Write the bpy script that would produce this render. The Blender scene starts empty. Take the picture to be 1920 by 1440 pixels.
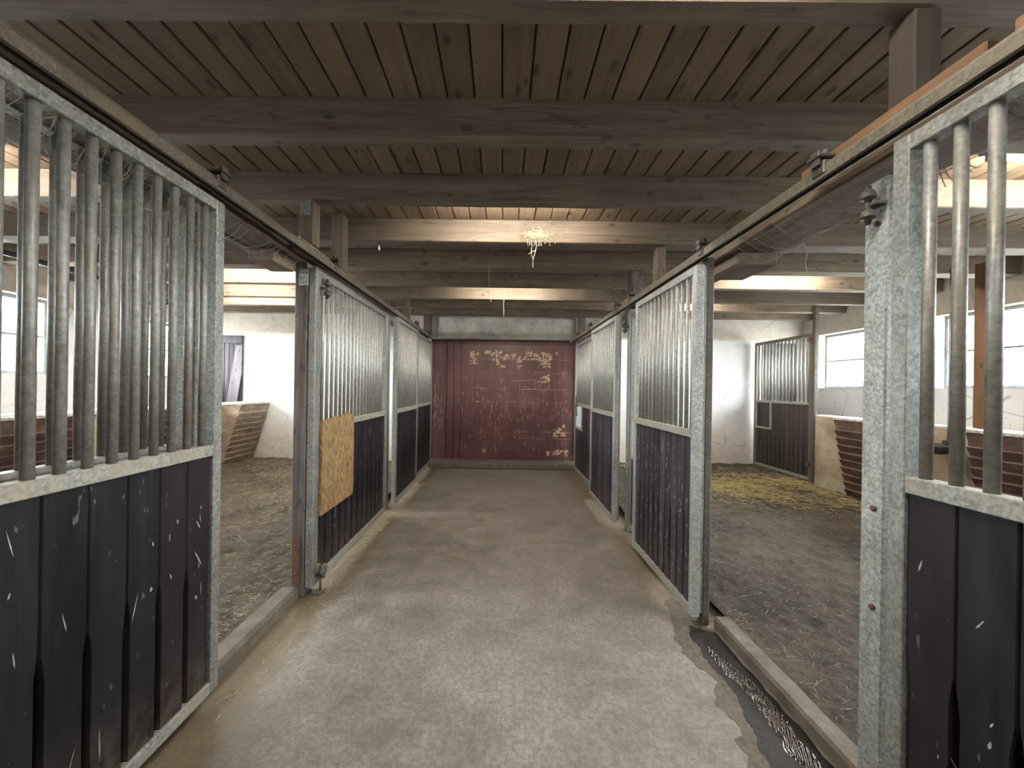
import bpy, bmesh, math, random
from mathutils import Vector, Matrix, noise
C = bpy.context.scene.collection
SC = bpy.context.scene
PI = math.pi

# ------------------------------------------------------------------ materials
class NT:
    def __init__(s, name):
        s.m = bpy.data.materials.new(name); s.m.use_nodes = True
        s.t = s.m.node_tree; s.t.nodes.clear()
        s.out = s.n('ShaderNodeOutputMaterial')
    def n(s, typ, **k):
        o = s.t.nodes.new(typ)
        for a, b in k.items(): setattr(o, a, b)
        return o
    def link(s, a, b): s.t.links.new(a, b)
    def put(s, sock, v):
        if v is None: return
        if hasattr(v, 'is_linked'): s.link(v, sock)
        elif isinstance(v, (tuple, list)) and len(v) == 3 and sock.type == 'RGBA': sock.default_value = (*v, 1)
        else: sock.default_value = v
    def obj(s, rnd=None):
        v = s.n('ShaderNodeTexCoord').outputs['Object']
        if rnd == 'object': r = s.n('ShaderNodeObjectInfo').outputs['Random']
        elif rnd == 'island': r = s.n('ShaderNodeNewGeometry').outputs['Random Per Island']
        else: return v
        s.rand = r
        k = s.n('ShaderNodeVectorMath', operation='MULTIPLY'); s.put(k.inputs[0], r); k.inputs[1].default_value = (91.7, 57.3, 73.1)
        a = s.n('ShaderNodeVectorMath', operation='ADD'); s.link(v, a.inputs[0]); s.link(k.outputs[0], a.inputs[1])
        return a.outputs[0]
    def scale(s, v, sc):
        a = s.n('ShaderNodeVectorMath', operation='MULTIPLY'); s.link(v, a.inputs[0]); a.inputs[1].default_value = sc; return a.outputs[0]
    def noise(s, v, sc=5, det=5, rough=.55, dist=0):
        a = s.n('ShaderNodeTexNoise'); s.link(v, a.inputs['Vector'])
        a.inputs['Scale'].default_value = sc; a.inputs['Detail'].default_value = det
        a.inputs['Roughness'].default_value = rough; a.inputs['Distortion'].default_value = dist
        return a.outputs['Fac']
    def voro(s, v, sc=5, feat='F1', out='Distance'):
        a = s.n('ShaderNodeTexVoronoi', feature=feat); s.link(v, a.inputs['Vector']); a.inputs['Scale'].default_value = sc
        return a.outputs[out]
    def ramp(s, f, stops, interp='LINEAR'):
        a = s.n('ShaderNodeValToRGB'); s.link(f, a.inputs[0]); e = a.color_ramp.elements; a.color_ramp.interpolation = interp
        while len(e) < len(stops): e.new(.5)
        for i, (p, c) in enumerate(stops):
            e[i].position = p
            e[i].color = (*c, 1) if isinstance(c, (tuple, list)) else (c, c, c, 1)
        return a.outputs[0]
    def mix(s, f, a, b, mode='MIX'):
        x = s.n('ShaderNodeMix', data_type='RGBA', blend_type=mode)
        s.put(x.inputs[0], f); s.put(x.inputs[6], a); s.put(x.inputs[7], b); return x.outputs[2]
    def math(s, op, a, b=None, clamp=False):
        x = s.n('ShaderNodeMath', operation=op, use_clamp=clamp); s.put(x.inputs[0], a)
        if b is not None: s.put(x.inputs[1], b)
        return x.outputs[0]
    def sep(s, v):
        x = s.n('ShaderNodeSeparateXYZ'); s.link(v, x.inputs[0]); return x.outputs
    def mr(s, v, a, b, c=0, d=1):
        x = s.n('ShaderNodeMapRange', interpolation_type='SMOOTHSTEP'); s.put(x.inputs[0], v)
        for i, q in enumerate((a, b, c, d)): x.inputs[i+1].default_value = q
        return x.outputs[0]
    def bsdf(s, col, rough=.6, metal=0, bump=None, bs=.2, bd=.01, spec=None):
        p = s.n('ShaderNodeBsdfPrincipled'); s.put(p.inputs['Base Color'], col)
        s.put(p.inputs['Roughness'], rough); s.put(p.inputs['Metallic'], metal)
        if spec is not None: p.inputs['Specular IOR Level'].default_value = spec
        if bump is not None:
            b = s.n('ShaderNodeBump'); s.link(bump, b.inputs['Height']); b.inputs['Strength'].default_value = bs; b.inputs['Distance'].default_value = bd
            s.link(b.outputs[0], p.inputs['Normal'])
        s.link(p.outputs[0], s.out.inputs[0]); return p

def wood(name, axis, dark, mid, light, rnd='object', knot=.17, dirt=(.10, .08, .06), dirt_amt=.35, crack=True, var=.25, rough=.75):
    t = NT(name); v = t.obj(rnd)
    def sv(al, ac): return tuple(al if i == axis else ac for i in range(3))
    # gentle wander so the grain is not ruler straight
    g = t.noise(t.scale(v, sv(.9, 16)), 1, 5, .6, .9)
    f = t.noise(t.scale(v, sv(4, 130)), 1, 3, .6)
    h = t.math('ADD', t.math('MULTIPLY', g, .7), t.math('MULTIPLY', f, .3))
    col = t.ramp(h, [(.28, dark), (.5, mid), (.72, light)])
    if rnd:
        b = t.mr(t.rand, 0, 1, 1 - var, 1 + var * .4)
        hs = t.n('ShaderNodeHueSaturation'); t.link(col, hs.inputs['Color']); t.link(b, hs.inputs['Value']); col = hs.outputs[0]
    if knot:
        k = t.voro(t.scale(v, sv(3.6, 7.5)), 1)
        km = t.ramp(k, [(knot * .5, 1.), (knot, .0)])
        col = t.mix(t.math('MULTIPLY', km, .75), col, tuple(c * .35 for c in dark))
    if crack:
        cn = t.noise(t.scale(v, sv(.45, 5.5)), 1, 3, .55, .3)
        cm = t.ramp(t.math('ABSOLUTE', t.math('SUBTRACT', cn, .5)), [(.0, 1.), (.006, .0)])
        col = t.mix(t.math('MULTIPLY', cm, .7), col, tuple(c * .25 for c in dark))
    d = t.ramp(t.noise(v, 2.2, 6, .65), [(.45, 0.), (.75, 1.)])
    col = t.mix(t.math('MULTIPLY', d, dirt_amt), col, dirt)
    t.bsdf(col, rough, 0, h, .25, .004)
    return t.m

MT = {}
MT['joist'] = wood('weathered_spruce_beam', 0, (.082, .058, .038), (.15, .110, .075), (.235, .182, .13), dirt=(.05, .036, .026), dirt_amt=.5)
MT['board'] = wood('ceiling_boards', 1, (.125, .082, .048), (.185, .126, .077), (.24, .172, .11), rnd='island', knot=.17, dirt=(.075, .05, .032), dirt_amt=.35, crack=False, var=.14)
MT['beam_y'] = wood('weathered_header_beam', 1, (.08, .053, .035), (.17, .12, .082), (.27, .21, .15), dirt=(.05, .036, .028), dirt_amt=.5)
MT['post'] = wood('weathered_post', 2, (.06, .04, .028), (.13, .093, .065), (.22, .165, .115), dirt=(.05, .037, .03), dirt_amt=.5)
MT['post_dark'] = wood('dark_brown_post', 2, (.03, .02, .014), (.065, .045, .031), (.11, .08, .056), dirt=(.03, .022, .018), dirt_amt=.5)
MT['post_grey'] = wood('grey_weathered_post', 2, (.06, .042, .04), (.16, .12, .105), (.36, .31, .27), dirt=(.05, .035, .035), dirt_amt=.6)
MT['post_orange'] = wood('brown_new_post', 2, (.105, .05, .022), (.165, .08, .034), (.21, .11, .05), dirt_amt=.2)
MT['batten'] = wood('orange_batten', 1, (.11, .055, .024), (.19, .10, .044), (.26, .155, .08), dirt_amt=.45)
MT['brace'] = wood('pale_purple_board', 2, (.12, .10, .12), (.18, .155, .18), (.25, .22, .245), dirt_amt=.2)

def galv(name, base, dust, dust_amt, metal=.55, rough=.5):
    t = NT(name); v = t.obj('object')
    sp = t.voro(v, 105, 'F1', 'Color')
    s1 = t.sep(sp)[0]
    n1 = t.noise(v, 9, 6, .7)
    n2 = t.noise(v, 60, 4, .7)
    val = t.math('ADD', t.math('MULTIPLY', s1, .10 if 'bars' in name else .30), t.math('ADD', t.math('MULTIPLY', n1, .62 if 'bars' in name else .5), t.math('MULTIPLY', n2, .74 if 'bars' in name else .66)))
    col = t.ramp(val, [(.45, tuple(c * .5 for c in base)), (.72, base), (.98, tuple(min(1, c * 1.5) for c in base))])
    dn = t.ramp(t.noise(t.scale(v, (1, 1, .45)), 7, 7, .7), [(.42, 0.), (.68, 1.)])
    col = t.mix(t.math('MULTIPLY', dn, dust_amt), col, dust)
    if 'bars' in name:
        lo = t.mr(t.sep(t.obj())[2], .75, .0)
        col = t.mix(t.math('MULTIPLY', lo, .5), col, t.ramp(n2, [(.35, (.15, .125, .09)), (.65, (.27, .23, .17))]))
    spk = t.ramp(t.noise(v, 38, 2, .5), [(.70, 0.), (.74, 1.)])
    col = t.mix(t.math('MULTIPLY', spk, .25), col, (.50, .48, .43))
    ro = t.mr(n1, .3, .7, rough - .12, rough + .2)
    t.bsdf(col, ro, metal, val, .12, .002)
    return t.m
MT['galv'] = galv('galvanised_steel', (.255, .262, .247), (.20, .165, .12), .5)
MT['galv_bar'] = galv('galvanised_bars', (.25, .25, .235), (.17, .135, .09), .7, .45, .5)
MT['galv_pale'] = galv('pale_galvanised_steel', (.36, .37, .352), (.27, .245, .205), .35, .4)
MT['rail'] = galv('dusty_rail_steel', (.12, .108, .085), (.155, .118, .075), .8, .2, .7)
MT['galv_dusty'] = galv('dust_covered_steel', (.27, .265, .235), (.30, .255, .19), .85, .25, .65)
MT['dark_steel'] = galv('dirty_dark_steel', (.085, .075, .062), (.13, .10, .07), .6, .3, .6)
MT['rust'] = galv('rusty_iron', (.12, .065, .045), (.20, .095, .05), .7, .2, .75)
MT['iron'] = galv('dark_iron', (.075, .07, .062), (.13, .10, .075), .5, .4, .55)
MT['black_pipe'] = galv('black_pipe', (.018, .018, .018), (.05, .045, .04), .3, 0, .5)

def planks(name, K, dust_k):
    t = NT(name); v = t.obj('island')
    g = t.noise(t.scale(v, (20, 20, 1.1)), 1, 5, .6, .5)
    col = t.ramp(g, [(.3, tuple(K * c for c in (.0062, .0052, .0066))), (.55, tuple(K * c for c in (.0115, .0098, .0128))), (.78, tuple(K * c for c in (.022, .019, .023)))])
    hs = t.n('ShaderNodeHueSaturation'); t.link(col, hs.inputs['Color']); t.link(t.mr(t.rand, 0, 1, .75, 1.35), hs.inputs['Value']); col = hs.outputs[0]
    red = t.mr(t.rand, .55, .95)
    col = t.mix(t.math('MULTIPLY', red, .4), col, tuple(K * c for c in (.020, .0105, .012)))
    w = t.obj()
    du = t.ramp(t.noise(t.scale(w, (9, 9, 2.2)), 1, 7, .7), [(.48, 0.), (.74, 1.)])
    col = t.mix(t.math('MULTIPLY', du, .16 * dust_k), col, (.13, .115, .11))
    low = t.mr(t.sep(w)[2], .45, .05)
    dn = t.ramp(t.noise(w, 14, 6, .7), [(.4, 0.), (.65, 1.)])
    col = t.mix(t.math('MULTIPLY', t.math('MULTIPLY', low, dn), .5), col, (.13, .10, .075))
    fl = t.ramp(t.noise(t.scale(w, (40, 40, 14)), 1, 2, .5), [(.71, 0.), (.745, 1.)])
    col = t.mix(t.math('MULTIPLY', fl, .35), col, (.22, .20, .19))
    t.bsdf(col, t.mr(du, 0, 1, .5, .75), 0, g, .2, .003, .2)
    return t.m
MT['plank'] = planks('dark_stained_planks', 1.0, .6)
MT['plank_worn'] = planks('purple_worn_planks', 3.2, 1.3)

def flat(name, col, rough=.7, metal=0, var=.35, sc=12, bs=.15):
    t = NT(name); v = t.obj('object'); n = t.noise(v, sc, 6, .65)
    c = t.ramp(n, [(.3, tuple(x * (1 - var) for x in col)), (.7, tuple(min(1, x * (1 + var)) for x in col))])
    t.bsdf(c, rough, metal, n, bs, .004); return t.m
MT['plank_brown'] = wood('brown_gate_planks', 2, (.022, .015, .011), (.038, .028, .021), (.06, .046, .036), rnd='island', dirt=(.05, .036, .024), dirt_amt=.4)
MT['scuff'] = flat('pale_scuffs', (.33, .305, .28), .8, 0, .6, 60)
MT['bare'] = flat('bare_worn_wood', (.33, .24, .155), .8, 0, .45, 45)
MT['redscr'] = flat('pale_red_scratches', (.30, .19, .155), .8, 0, .5, 60)
MT['straw'] = flat('pale_straw', (.36, .30, .195), .8, 0, .35, 6)
MT['straw_pale'] = flat('bleached_straw', (.50, .44, .31), .8, 0, .35, 6)
MT['hay'] = flat('yellow_hay', (.36, .29, .125), .8, 0, .35, 6)
MT['twine'] = flat('grey_twine', (.42, .36, .28), .9)
MT['web'] = flat('dusty_cobweb', (.30, .26, .21), .95)
MT['whitepaint'] = flat('white_painted_steel', (.70, .76, .78), .5, 0, .12, 20)
MT['porcelain'] = flat('white_ceramic', (.75, .72, .66), .35, 0, .1)
MT['winframe'] = flat('grey_window_frame', (.22, .23, .22), .6, .2, .25)
MT['peel'] = flat('peeling_white_post', (.55, .50, .44), .8, 0, .5, 25)
MT['housing'] = flat('grey_lamp_housing', (.55, .55, .53), .6, 0, .1)
MT['doorply'] = flat('dark_ply', (.024, .016, .019), .6, 0, .3)

def osb():
    t = NT('chipboard'); v = t.obj()
    a = t.voro(t.scale(v, (60, 60, 22)), 1.3, 'F1', 'Color'); b = t.noise(t.scale(v, (55, 55, 14)), 1, 4, .7, 1.6)
    c = t.sep(a)[0]
    h = t.math('ADD', t.math('MULTIPLY', c, .5), t.math('MULTIPLY', b, .6))
    col = t.ramp(h, [(.2, (.10, .052, .018)), (.5, (.205, .122, .05)), (.68, (.285, .185, .083)), (.9, (.36, .255, .135))])
    t.bsdf(col, .65, 0, h, .2, .003); return t.m
MT['osb'] = osb()

def plaster():
    t = NT('whitewashed_plaster'); v = t.obj(); xyz = t.sep(v)
    n = t.noise(v, 1.4, 7, .6); n2 = t.noise(v, 8, 6, .65); n3 = t.noise(v, 30, 4, .6)
    white = t.ramp(n, [(.3, (.66, .67, .68)), (.6, (.78, .79, .80))])
    beige = t.ramp(n2, [(.3, (.57, .52, .45)), (.7, (.71, .67, .60))])
    zz = t.math('ADD', xyz[2], t.math('MULTIPLY', t.math('SUBTRACT', n2, .5), .05))
    up = t.mr(zz, 2.455, 2.475)
    col = t.mix(up, white, beige)
    # dirt splashed on the base of the wall
    lo = t.math('ADD', xyz[2], t.math('MULTIPLY', t.math('SUBTRACT', n, .5), 1.1))
    dm = t.mr(lo, 1.12, .2)
    dirt = t.ramp(n2, [(.35, (.42, .33, .24)), (.7, (.62, .54, .45))])
    col = t.mix(t.math('MULTIPLY', dm, t.ramp(n3, [(.3, .45), (.65, .9)])), col, dirt)
    sp = t.ramp(t.noise(t.scale(v, (1, 1, .8)), 34, 3, .6), [(.655, 0.), (.70, 1.)])
    col = t.mix(t.math('MULTIPLY', sp, t.mr(n, .42, .6, .25, .8)), col, (.27, .22, .17))
    ck = t.voro(t.mix(.12, v, t.n('ShaderNodeTexNoise').outputs['Color']), 1.7, 'DISTANCE_TO_EDGE')
    cm = t.math('MULTIPLY', t.ramp(ck, [(.0, 1.), (.011, 0.)]), t.mr(n, .46, .56))
    col = t.mix(t.math('MULTIPLY', cm, .7), col, (.22, .18, .14))
    t.bsdf(col, .85, 0, n2, .35, .012); return t.m
MT['plaster'] = plaster()

def render_low():
    t = NT('stained_render'); v = t.obj(); xyz = t.sep(v)
    n = t.noise(v, 3, 7, .65); n2 = t.noise(v, 22, 5, .65)
    col = t.ramp(n, [(.3, (.27, .20, .13)), (.5, (.42, .34, .24)), (.72, (.58, .50, .38))])
    col = t.mix(t.math('MULTIPLY', t.ramp(n2, [(.52, 0.), (.7, 1.)]), .5), col, (.19, .135, .085))
    top = t.mr(xyz[2], 1.13, 1.15)
    col = t.mix(top, col, (.74, .72, .68))
    t.bsdf(col, .85, 0, n2, .3, .008); return t.m
MT['render'] = render_low()

def trough_mat(name, a, b, c):
    t = NT(name); v = t.obj(); n = t.noise(t.scale(v, (1, 1, 2.5)), 5, 7, .65); n2 = t.noise(v, 35, 4, .6)
    col = t.ramp(n, [(.3, a), (.52, b), (.75, c)])
    col = t.mix(t.math('MULTIPLY', t.ramp(n2, [(.5, 0.), (.7, 1.)]), .4), col, tuple(x * .5 for x in a))
    t.bsdf(col, .8, 0, n2, .3, .006); return t.m
MT['trough'] = trough_mat('brick_red_trough', (.075, .04, .027), (.145, .083, .057), (.26, .18, .13))
MT['trough_pale'] = trough_mat('lit_trough', (.22, .14, .10), (.38, .29, .225), (.52, .44, .36))  # lit copy of the trough colour, the light painted in as paler tones

def concrete():
    t = NT('worn_concrete'); v = t.obj(); xyz = t.sep(v)
    n = t.noise(v, .9, 8, .62); n2 = t.noise(v, 5, 8, .68); n3 = t.noise(v, 55, 4, .7)
    h = t.math('ADD', t.math('MULTIPLY', n, .45), t.math('ADD', t.math('MULTIPLY', n2, .4), t.math('MULTIPLY', n3, .2)))
    col = t.ramp(h, [(.38, (.088, .071, .056)), (.475, (.168, .142, .119)), (.55, (.235, .205, .18)), (.66, (.34, .305, .275))])
    # far end: browner, hoof-worn; earth swept against both kerbs
    far = t.mr(t.math('ADD', xyz[1], t.math('MULTIPLY', t.math('SUBTRACT', n, .5), 3.0)), 1.9, 3.6)
    col = t.mix(t.math('MULTIPLY', far, .55), col, t.ramp(n2, [(.38, (.10, .076, .052)), (.62, (.215, .172, .128))]))
    ex = t.math('ADD', xyz[0], t.math('MULTIPLY', t.math('SUBTRACT', n2, .5), .22))
    em = t.math('MAXIMUM', t.mr(ex, -1.10, -1.22), t.math('MULTIPLY', t.mr(ex, 1.04, 1.2), t.mr(xyz[1], 2.2, 2.7)))
    earth = t.ramp(n2, [(.35, (.10, .066, .036)), (.68, (.20, .142, .085))])
    col = t.mix(t.math('MULTIPLY', em, .85), col, earth)
    pale = t.ramp(t.noise(v, 2.3, 6, .7), [(.60, 0.), (.72, 1.)])
    col = t.mix(t.math('MULTIPLY', pale, .3), col, (.32, .30, .27))
    gr = t.ramp(t.noise(v, 34, 7, .8), [(.42, 1.), (.55, 0.)])
    col = t.mix(t.math('MULTIPLY', gr, .55), col, (.085, .082, .062))
    t.bsdf(col, t.mr(n2, .3, .7, .5, .8), 0, h, .5, .012); return t.m
MT['concrete'] = concrete()
MT['kerb'] = flat('kerb_concrete', (.115, .094, .071), .85, 0, .4, 9, .5)

def earth(name, K):
    t = NT(name); v = t.obj(); n = t.noise(v, 1.3, 7, .6); n2 = t.noise(v, 11, 8, .7); n3 = t.noise(v, 60, 4, .7)
    h = t.math('ADD', t.math('MULTIPLY', n, .4), t.math('ADD', t.math('MULTIPLY', n2, .4), t.math('MULTIPLY', n3, .25)))
    col = t.ramp(h, [(p_, tuple(K * q_ for q_ in c_)) for p_, c_ in ((.42, (.016, .0105, .0065)), (.51, (.052, .038, .0245)), (.60, (.085, .066, .044)), (.70, (.13, .103, .072)))])
    cf = t.ramp(t.noise(v, 90, 3, .6), [(.60, 0.), (.68, 1.)])
    col = t.mix(t.math('MULTIPLY', cf, .4), col, (.27, .215, .13))
    t.bsdf(col, .95, 0, h, 1.0, .05); return t.m
MT['earth'] = earth('trodden_earth', 1.0)
MT['earth_pale'] = earth('dry_trodden_earth', 1.55)

def redpaint():
    t = NT('worn_red_paint'); v = t.obj(); xyz = t.sep(v)
    n = t.noise(v, 1.6, 6, .6); st = t.noise(t.scale(v, (28, 28, 1.6)), 1, 5, .65); hz = t.noise(t.scale(v, (3, 3, 60)), 1, 3, .6)
    col = t.ramp(n, [(.3, (.052, .019, .016)), (.55, (.08, .029, .025)), (.75, (.115, .046, .040))])
    col = t.mix(t.math('MULTIPLY', t.ramp(st, [(.5, 0.), (.72, 1.)]), .4), col, (.18, .085, .075))
    ln = t.ramp(t.math('ABSOLUTE', t.math('SUBTRACT', t.math('FRACT', t.math('MULTIPLY', xyz[2], 7.3)), .5)), [(.0, 1.), (.03, 0.)])
    wear = t.ramp(t.noise(t.scale(v, (5, 5, 2.2)), 1, 4, .6), [(.5, 0.), (.68, 1.)])
    col = t.mix(t.math('MULTIPLY', t.math('MULTIPLY', ln, wear), .45), col, (.26, .16, .12))
    vl = t.ramp(t.math('ABSOLUTE', t.math('SUBTRACT', t.math('FRACT', t.math('MULTIPLY', xyz[0], 14.5)), .5)), [(.0, 1.), (.05, 0.)])
    col = t.mix(t.math('MULTIPLY', t.math('MULTIPLY', vl, wear), .3), col, (.24, .14, .11))
    dk = t.ramp(t.noise(v, .9, 3, .5), [(.48, 0.), (.62, 1.)])
    col = t.mix(t.math('MULTIPLY', dk, .35), col, (.045, .018, .015))
    t.bsdf(col, .5, 0, st, .2, .003); return t.m
MT['red'] = redpaint()

def emis(name, col, s):
    t = NT(name); e = t.n('ShaderNodeEmission'); t.put(e.inputs[0], col); e.inputs[1].default_value = s
    t.link(e.outputs[0], t.out.inputs[0]); return t.m
TUBE = 120.0
MT['tube'] = emis('glowing_tube', (1., .95, .85), TUBE)

def glass():
    t = NT('dusty_window_glass'); v = t.obj()
    tr = t.n('ShaderNodeBsdfTransparent'); tr.inputs[0].default_value = (.93, .96, .96, 1)
    tl = t.n('ShaderNodeBsdfTranslucent'); tl.inputs[0].default_value = (.8, .84, .86, 1)
    gl = t.n('ShaderNodeBsdfGlossy'); gl.inputs['Roughness'].default_value = .08
    d = t.ramp(t.noise(t.scale(v, (6, 6, 2)), 2, 6, .7), [(.42, .04), (.7, .32)])
    m = t.n('ShaderNodeMixShader'); t.link(d, m.inputs[0]); t.link(tr.outputs[0], m.inputs[1]); t.link(tl.outputs[0], m.inputs[2])
    m2 = t.n('ShaderNodeMixShader'); m2.inputs[0].default_value = .05; t.link(m.outputs[0], m2.inputs[1]); t.link(gl.outputs[0], m2.inputs[2])
    t.link(m2.outputs[0], t.out.inputs[0]); return t.m
MT['glass'] = glass()

def wet(name, col, rough, bs, sc, spec=.2, bd=.010):
    t = NT(name); v = t.obj(); n = t.noise(v, sc, 6, .7)
    c = t.ramp(n, [(.35, tuple(x * .6 for x in col)), (.65, tuple(x * 1.3 for x in col))])
    t.bsdf(c, rough, 0, n, bs, bd, spec); return t.m
MT['damp'] = wet('damp_concrete', (.018, .0135, .013), .5, .5, 34)
MT['tide'] = wet('drying_edge', (.10, .082, .064), .65, .4, 30)
MT['water'] = wet('puddle_water', (.014, .011, .010), .09, .12, 60, .6, .004)
MT['gravel'] = flat('bounce_gravel', (.42, .38, .33), .95, 0, .3, .6)  # pale so the unseen ground reflects daylight up onto the joists

# ------------------------------------------------------------------ geometry helpers
class MB:
    def __init__(s): s.bm = bmesh.new(); s.mi = 0
    def faces(s, vs, fs):
        v = [s.bm.verts.new(p) for p in vs]
        for f in fs:
            try: q = s.bm.faces.new([v[i] for i in f]); q.material_index = s.mi
            except ValueError: pass
        return v
    def box(s, x0, x1, y0, y1, z0, z1, bev=0):
        v = s.faces([(x, y, z) for x in (x0, x1) for y in (y0, y1) for z in (z0, z1)],
                    [(0, 1, 3, 2), (4, 6, 7, 5), (0, 4, 5, 1), (2, 3, 7, 6), (0, 2, 6, 4), (1, 5, 7, 3)])
        if bev:
            es = list({e for q in v for e in q.link_edges})
            bmesh.ops.bevel(s.bm, geom=es, offset=bev, segments=1, affect='EDGES', profile=.5)
        return s
    def tube(s, pts, r, seg=8, cap=True):
        pts = [Vector(p) for p in pts]; rings = []
        rr = r if isinstance(r, (list, tuple)) else [r] * len(pts)
        ref = None
        for i, p in enumerate(pts):
            d = (pts[min(i + 1, len(pts) - 1)] - pts[max(i - 1, 0)]).normalized()
            if ref is None:
                ref = Vector((0, 0, 1)) if abs(d.z) < .9 else Vector((1, 0, 0))
            a = d.cross(ref).normalized(); b = d.cross(a).normalized(); ref = -b if False else ref
            rings.append([s.bm.verts.new(p + a * math.cos(2 * PI * k / seg) * rr[i] + b * math.sin(2 * PI * k / seg) * rr[i]) for k in range(seg)])
        for A, B in zip(rings, rings[1:]):
            for k in range(seg):
                f = s.bm.faces.new((A[k], A[(k + 1) % seg], B[(k + 1) % seg], B[k])); f.material_index = s.mi; f.smooth = seg > 5
        if cap and seg > 2:
            for R in (rings[0], rings[-1]):
                f = s.bm.faces.new(R); f.material_index = s.mi
        return s
    def prism(s, poly, axis, a, b):
        """poly: 2-D outline in the two other axes (in x,y,z order), extruded along axis from a to b."""
        def P(q, h):
            q = list(q); q.insert(axis, h); return tuple(q)
        n = len(poly)
        s.faces([P(q, a) for q in poly] + [P(q, b) for q in poly],
                [tuple(range(n)), tuple(range(n, 2 * n))] + [(i, (i + 1) % n, n + (i + 1) % n, n + i) for i in range(n)])
        return s
    def lathe(s, c, prof, seg=16, axis=2):
        rings = []
        for r, h in prof:
            ring = []
            for k in range(seg):
                q = [math.cos(2 * PI * k / seg) * r, math.sin(2 * PI * k / seg) * r]; q.insert(axis, h)
                ring.append(s.bm.verts.new(Vector(c) + Vector(q)))
            rings.append(ring)
        for A, B in zip(rings, rings[1:]):
            for k in range(seg):
                f = s.bm.faces.new((A[k], A[(k + 1) % seg], B[(k + 1) % seg], B[k])); f.material_index = s.mi; f.smooth = True
        for R in (rings[0], rings[-1]):
            f = s.bm.faces.new(R); f.material_index = s.mi
        return s
    def build(s, name, mats, parent=None, loc=(0, 0, 0)):
        if not isinstance(mats, (list, tuple)): mats = [mats]
        bmesh.ops.recalc_face_normals(s.bm, faces=s.bm.faces[:])
        me = bpy.data.meshes.new(name); s.bm.to_mesh(me); s.bm.free()
        for m in mats: me.materials.append(MT[m])
        o = bpy.data.objects.new(name, me); C.objects.link(o); o.location = loc
        if parent: o.parent = parent
        return o

def thing(name, label, cat, loc=(0, 0, 0), group=None):
    o = bpy.data.objects.new(name, None); C.objects.link(o); o.location = loc; o.empty_display_size = .1
    o['label'] = label; o['category'] = cat
    if group: o['group'] = group
    return o
def tag(o, label, cat, group=None, kind=None):
    o['label'] = label; o['category'] = cat
    if group: o['group'] = group
    if kind: o['kind'] = kind
    return o
def struct(o, label=None, cat=None):
    o['kind'] = 'structure'
    if label: o['label'] = label; o['category'] = cat
    return o
def part_copy(o, parent, loc):
    c = o.copy(); C.objects.link(c); c.parent = parent; c.location = loc; return c
def solid(name, mat, x0, x1, y0, y1, z0, z1, bev=.004, rough=0, seed=0):
    """one mesh box whose origin sits at the centre of its base"""
    c = Vector(((x0 + x1) / 2, (y0 + y1) / 2, z0)); m = MB(); m.box(x0 - c.x, x1 - c.x, y0 - c.y, y1 - c.y, 0, z1 - z0, bev)
    return m.build(name, mat, None, c)

# ------------------------------------------------------------------ the setting
YB, XL, XR, ZC = 7.4, -5.8, 5.75, 3.04
YF = -3.0
f = MB(); f.box(-1.55, 1.50, YF, YB + .25, -.12, 0); struct(f.build('floor', 'concrete'), 'worn grey concrete aisle floor, browner towards the far end', 'floor')
f = MB(); f.box(-1.34, 1.41, 7.08, 7.62, 0, .10, .012); f.box(-1.45, 1.5, 7.43, 7.64, -.02, .099); struct(f.build('trim_1', 'kerb'), 'low concrete step under the red door', 'step')

def dirt(name, x0, x1, sd, lvl, label, mat):
    m = MB(); nx = int((x1 - x0) / .026); ny = int((YB - YF) / .032); rows = []
    for j in range(ny + 1):
        row = []
        for i in range(nx + 1):
            x = x0 + (x1 - x0) * i / nx; y = YF + (YB - YF) * j / ny
            p = Vector((x, y, sd))
            h = lvl(x, y) + noise.noise(p * 1.6) * .016 + noise.noise(p * 5.1) * .014 + noise.noise(p * 11) * .014 + max(0, noise.noise(p * 19)) * .022
            row.append(m.bm.verts.new((x, y, h)))
        rows.append(row)
    for a, b in zip(rows, rows[1:]):
        for i in range(nx):
            q = m.bm.faces.new((a[i], a[i + 1], b[i + 1], b[i])); q.smooth = True
    return struct(m.build(name, mat), label, 'floor')
lvlL = lambda x, y: .055 + max(0, (-2.2 - x)) * .006
lvlR = lambda x, y: .05 + max(0, min(.055, (y - 4) * .02))
dirt('floor_left', -5.8, -1.50, 3.3, lvlL, 'brown trodden earth floor of the stall beside the chipboard patch', 'earth_pale')
dirt('floor_right', 1.46, 5.75, 9.1, lvlR, 'brown trodden earth floor of the stall with the yellow hay', 'earth')

# ceiling boards run along the aisle
m = MB(); x = -.752 - .1456 * 36
while x < 6.0:
    m.box(x + .0035, x + .1421, YF, YB, ZC, ZC + .02, .006); x += .1456
struct(m.build('ceiling', 'board'), 'brown plank ceiling with dark joints', 'ceiling')
struct(solid('roof', 'doorply', -6.2, 6.2, YF - .3, YB + .3, ZC + .03, ZC + .1), 'dark deck above the ceiling boards', 'roof')

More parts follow.
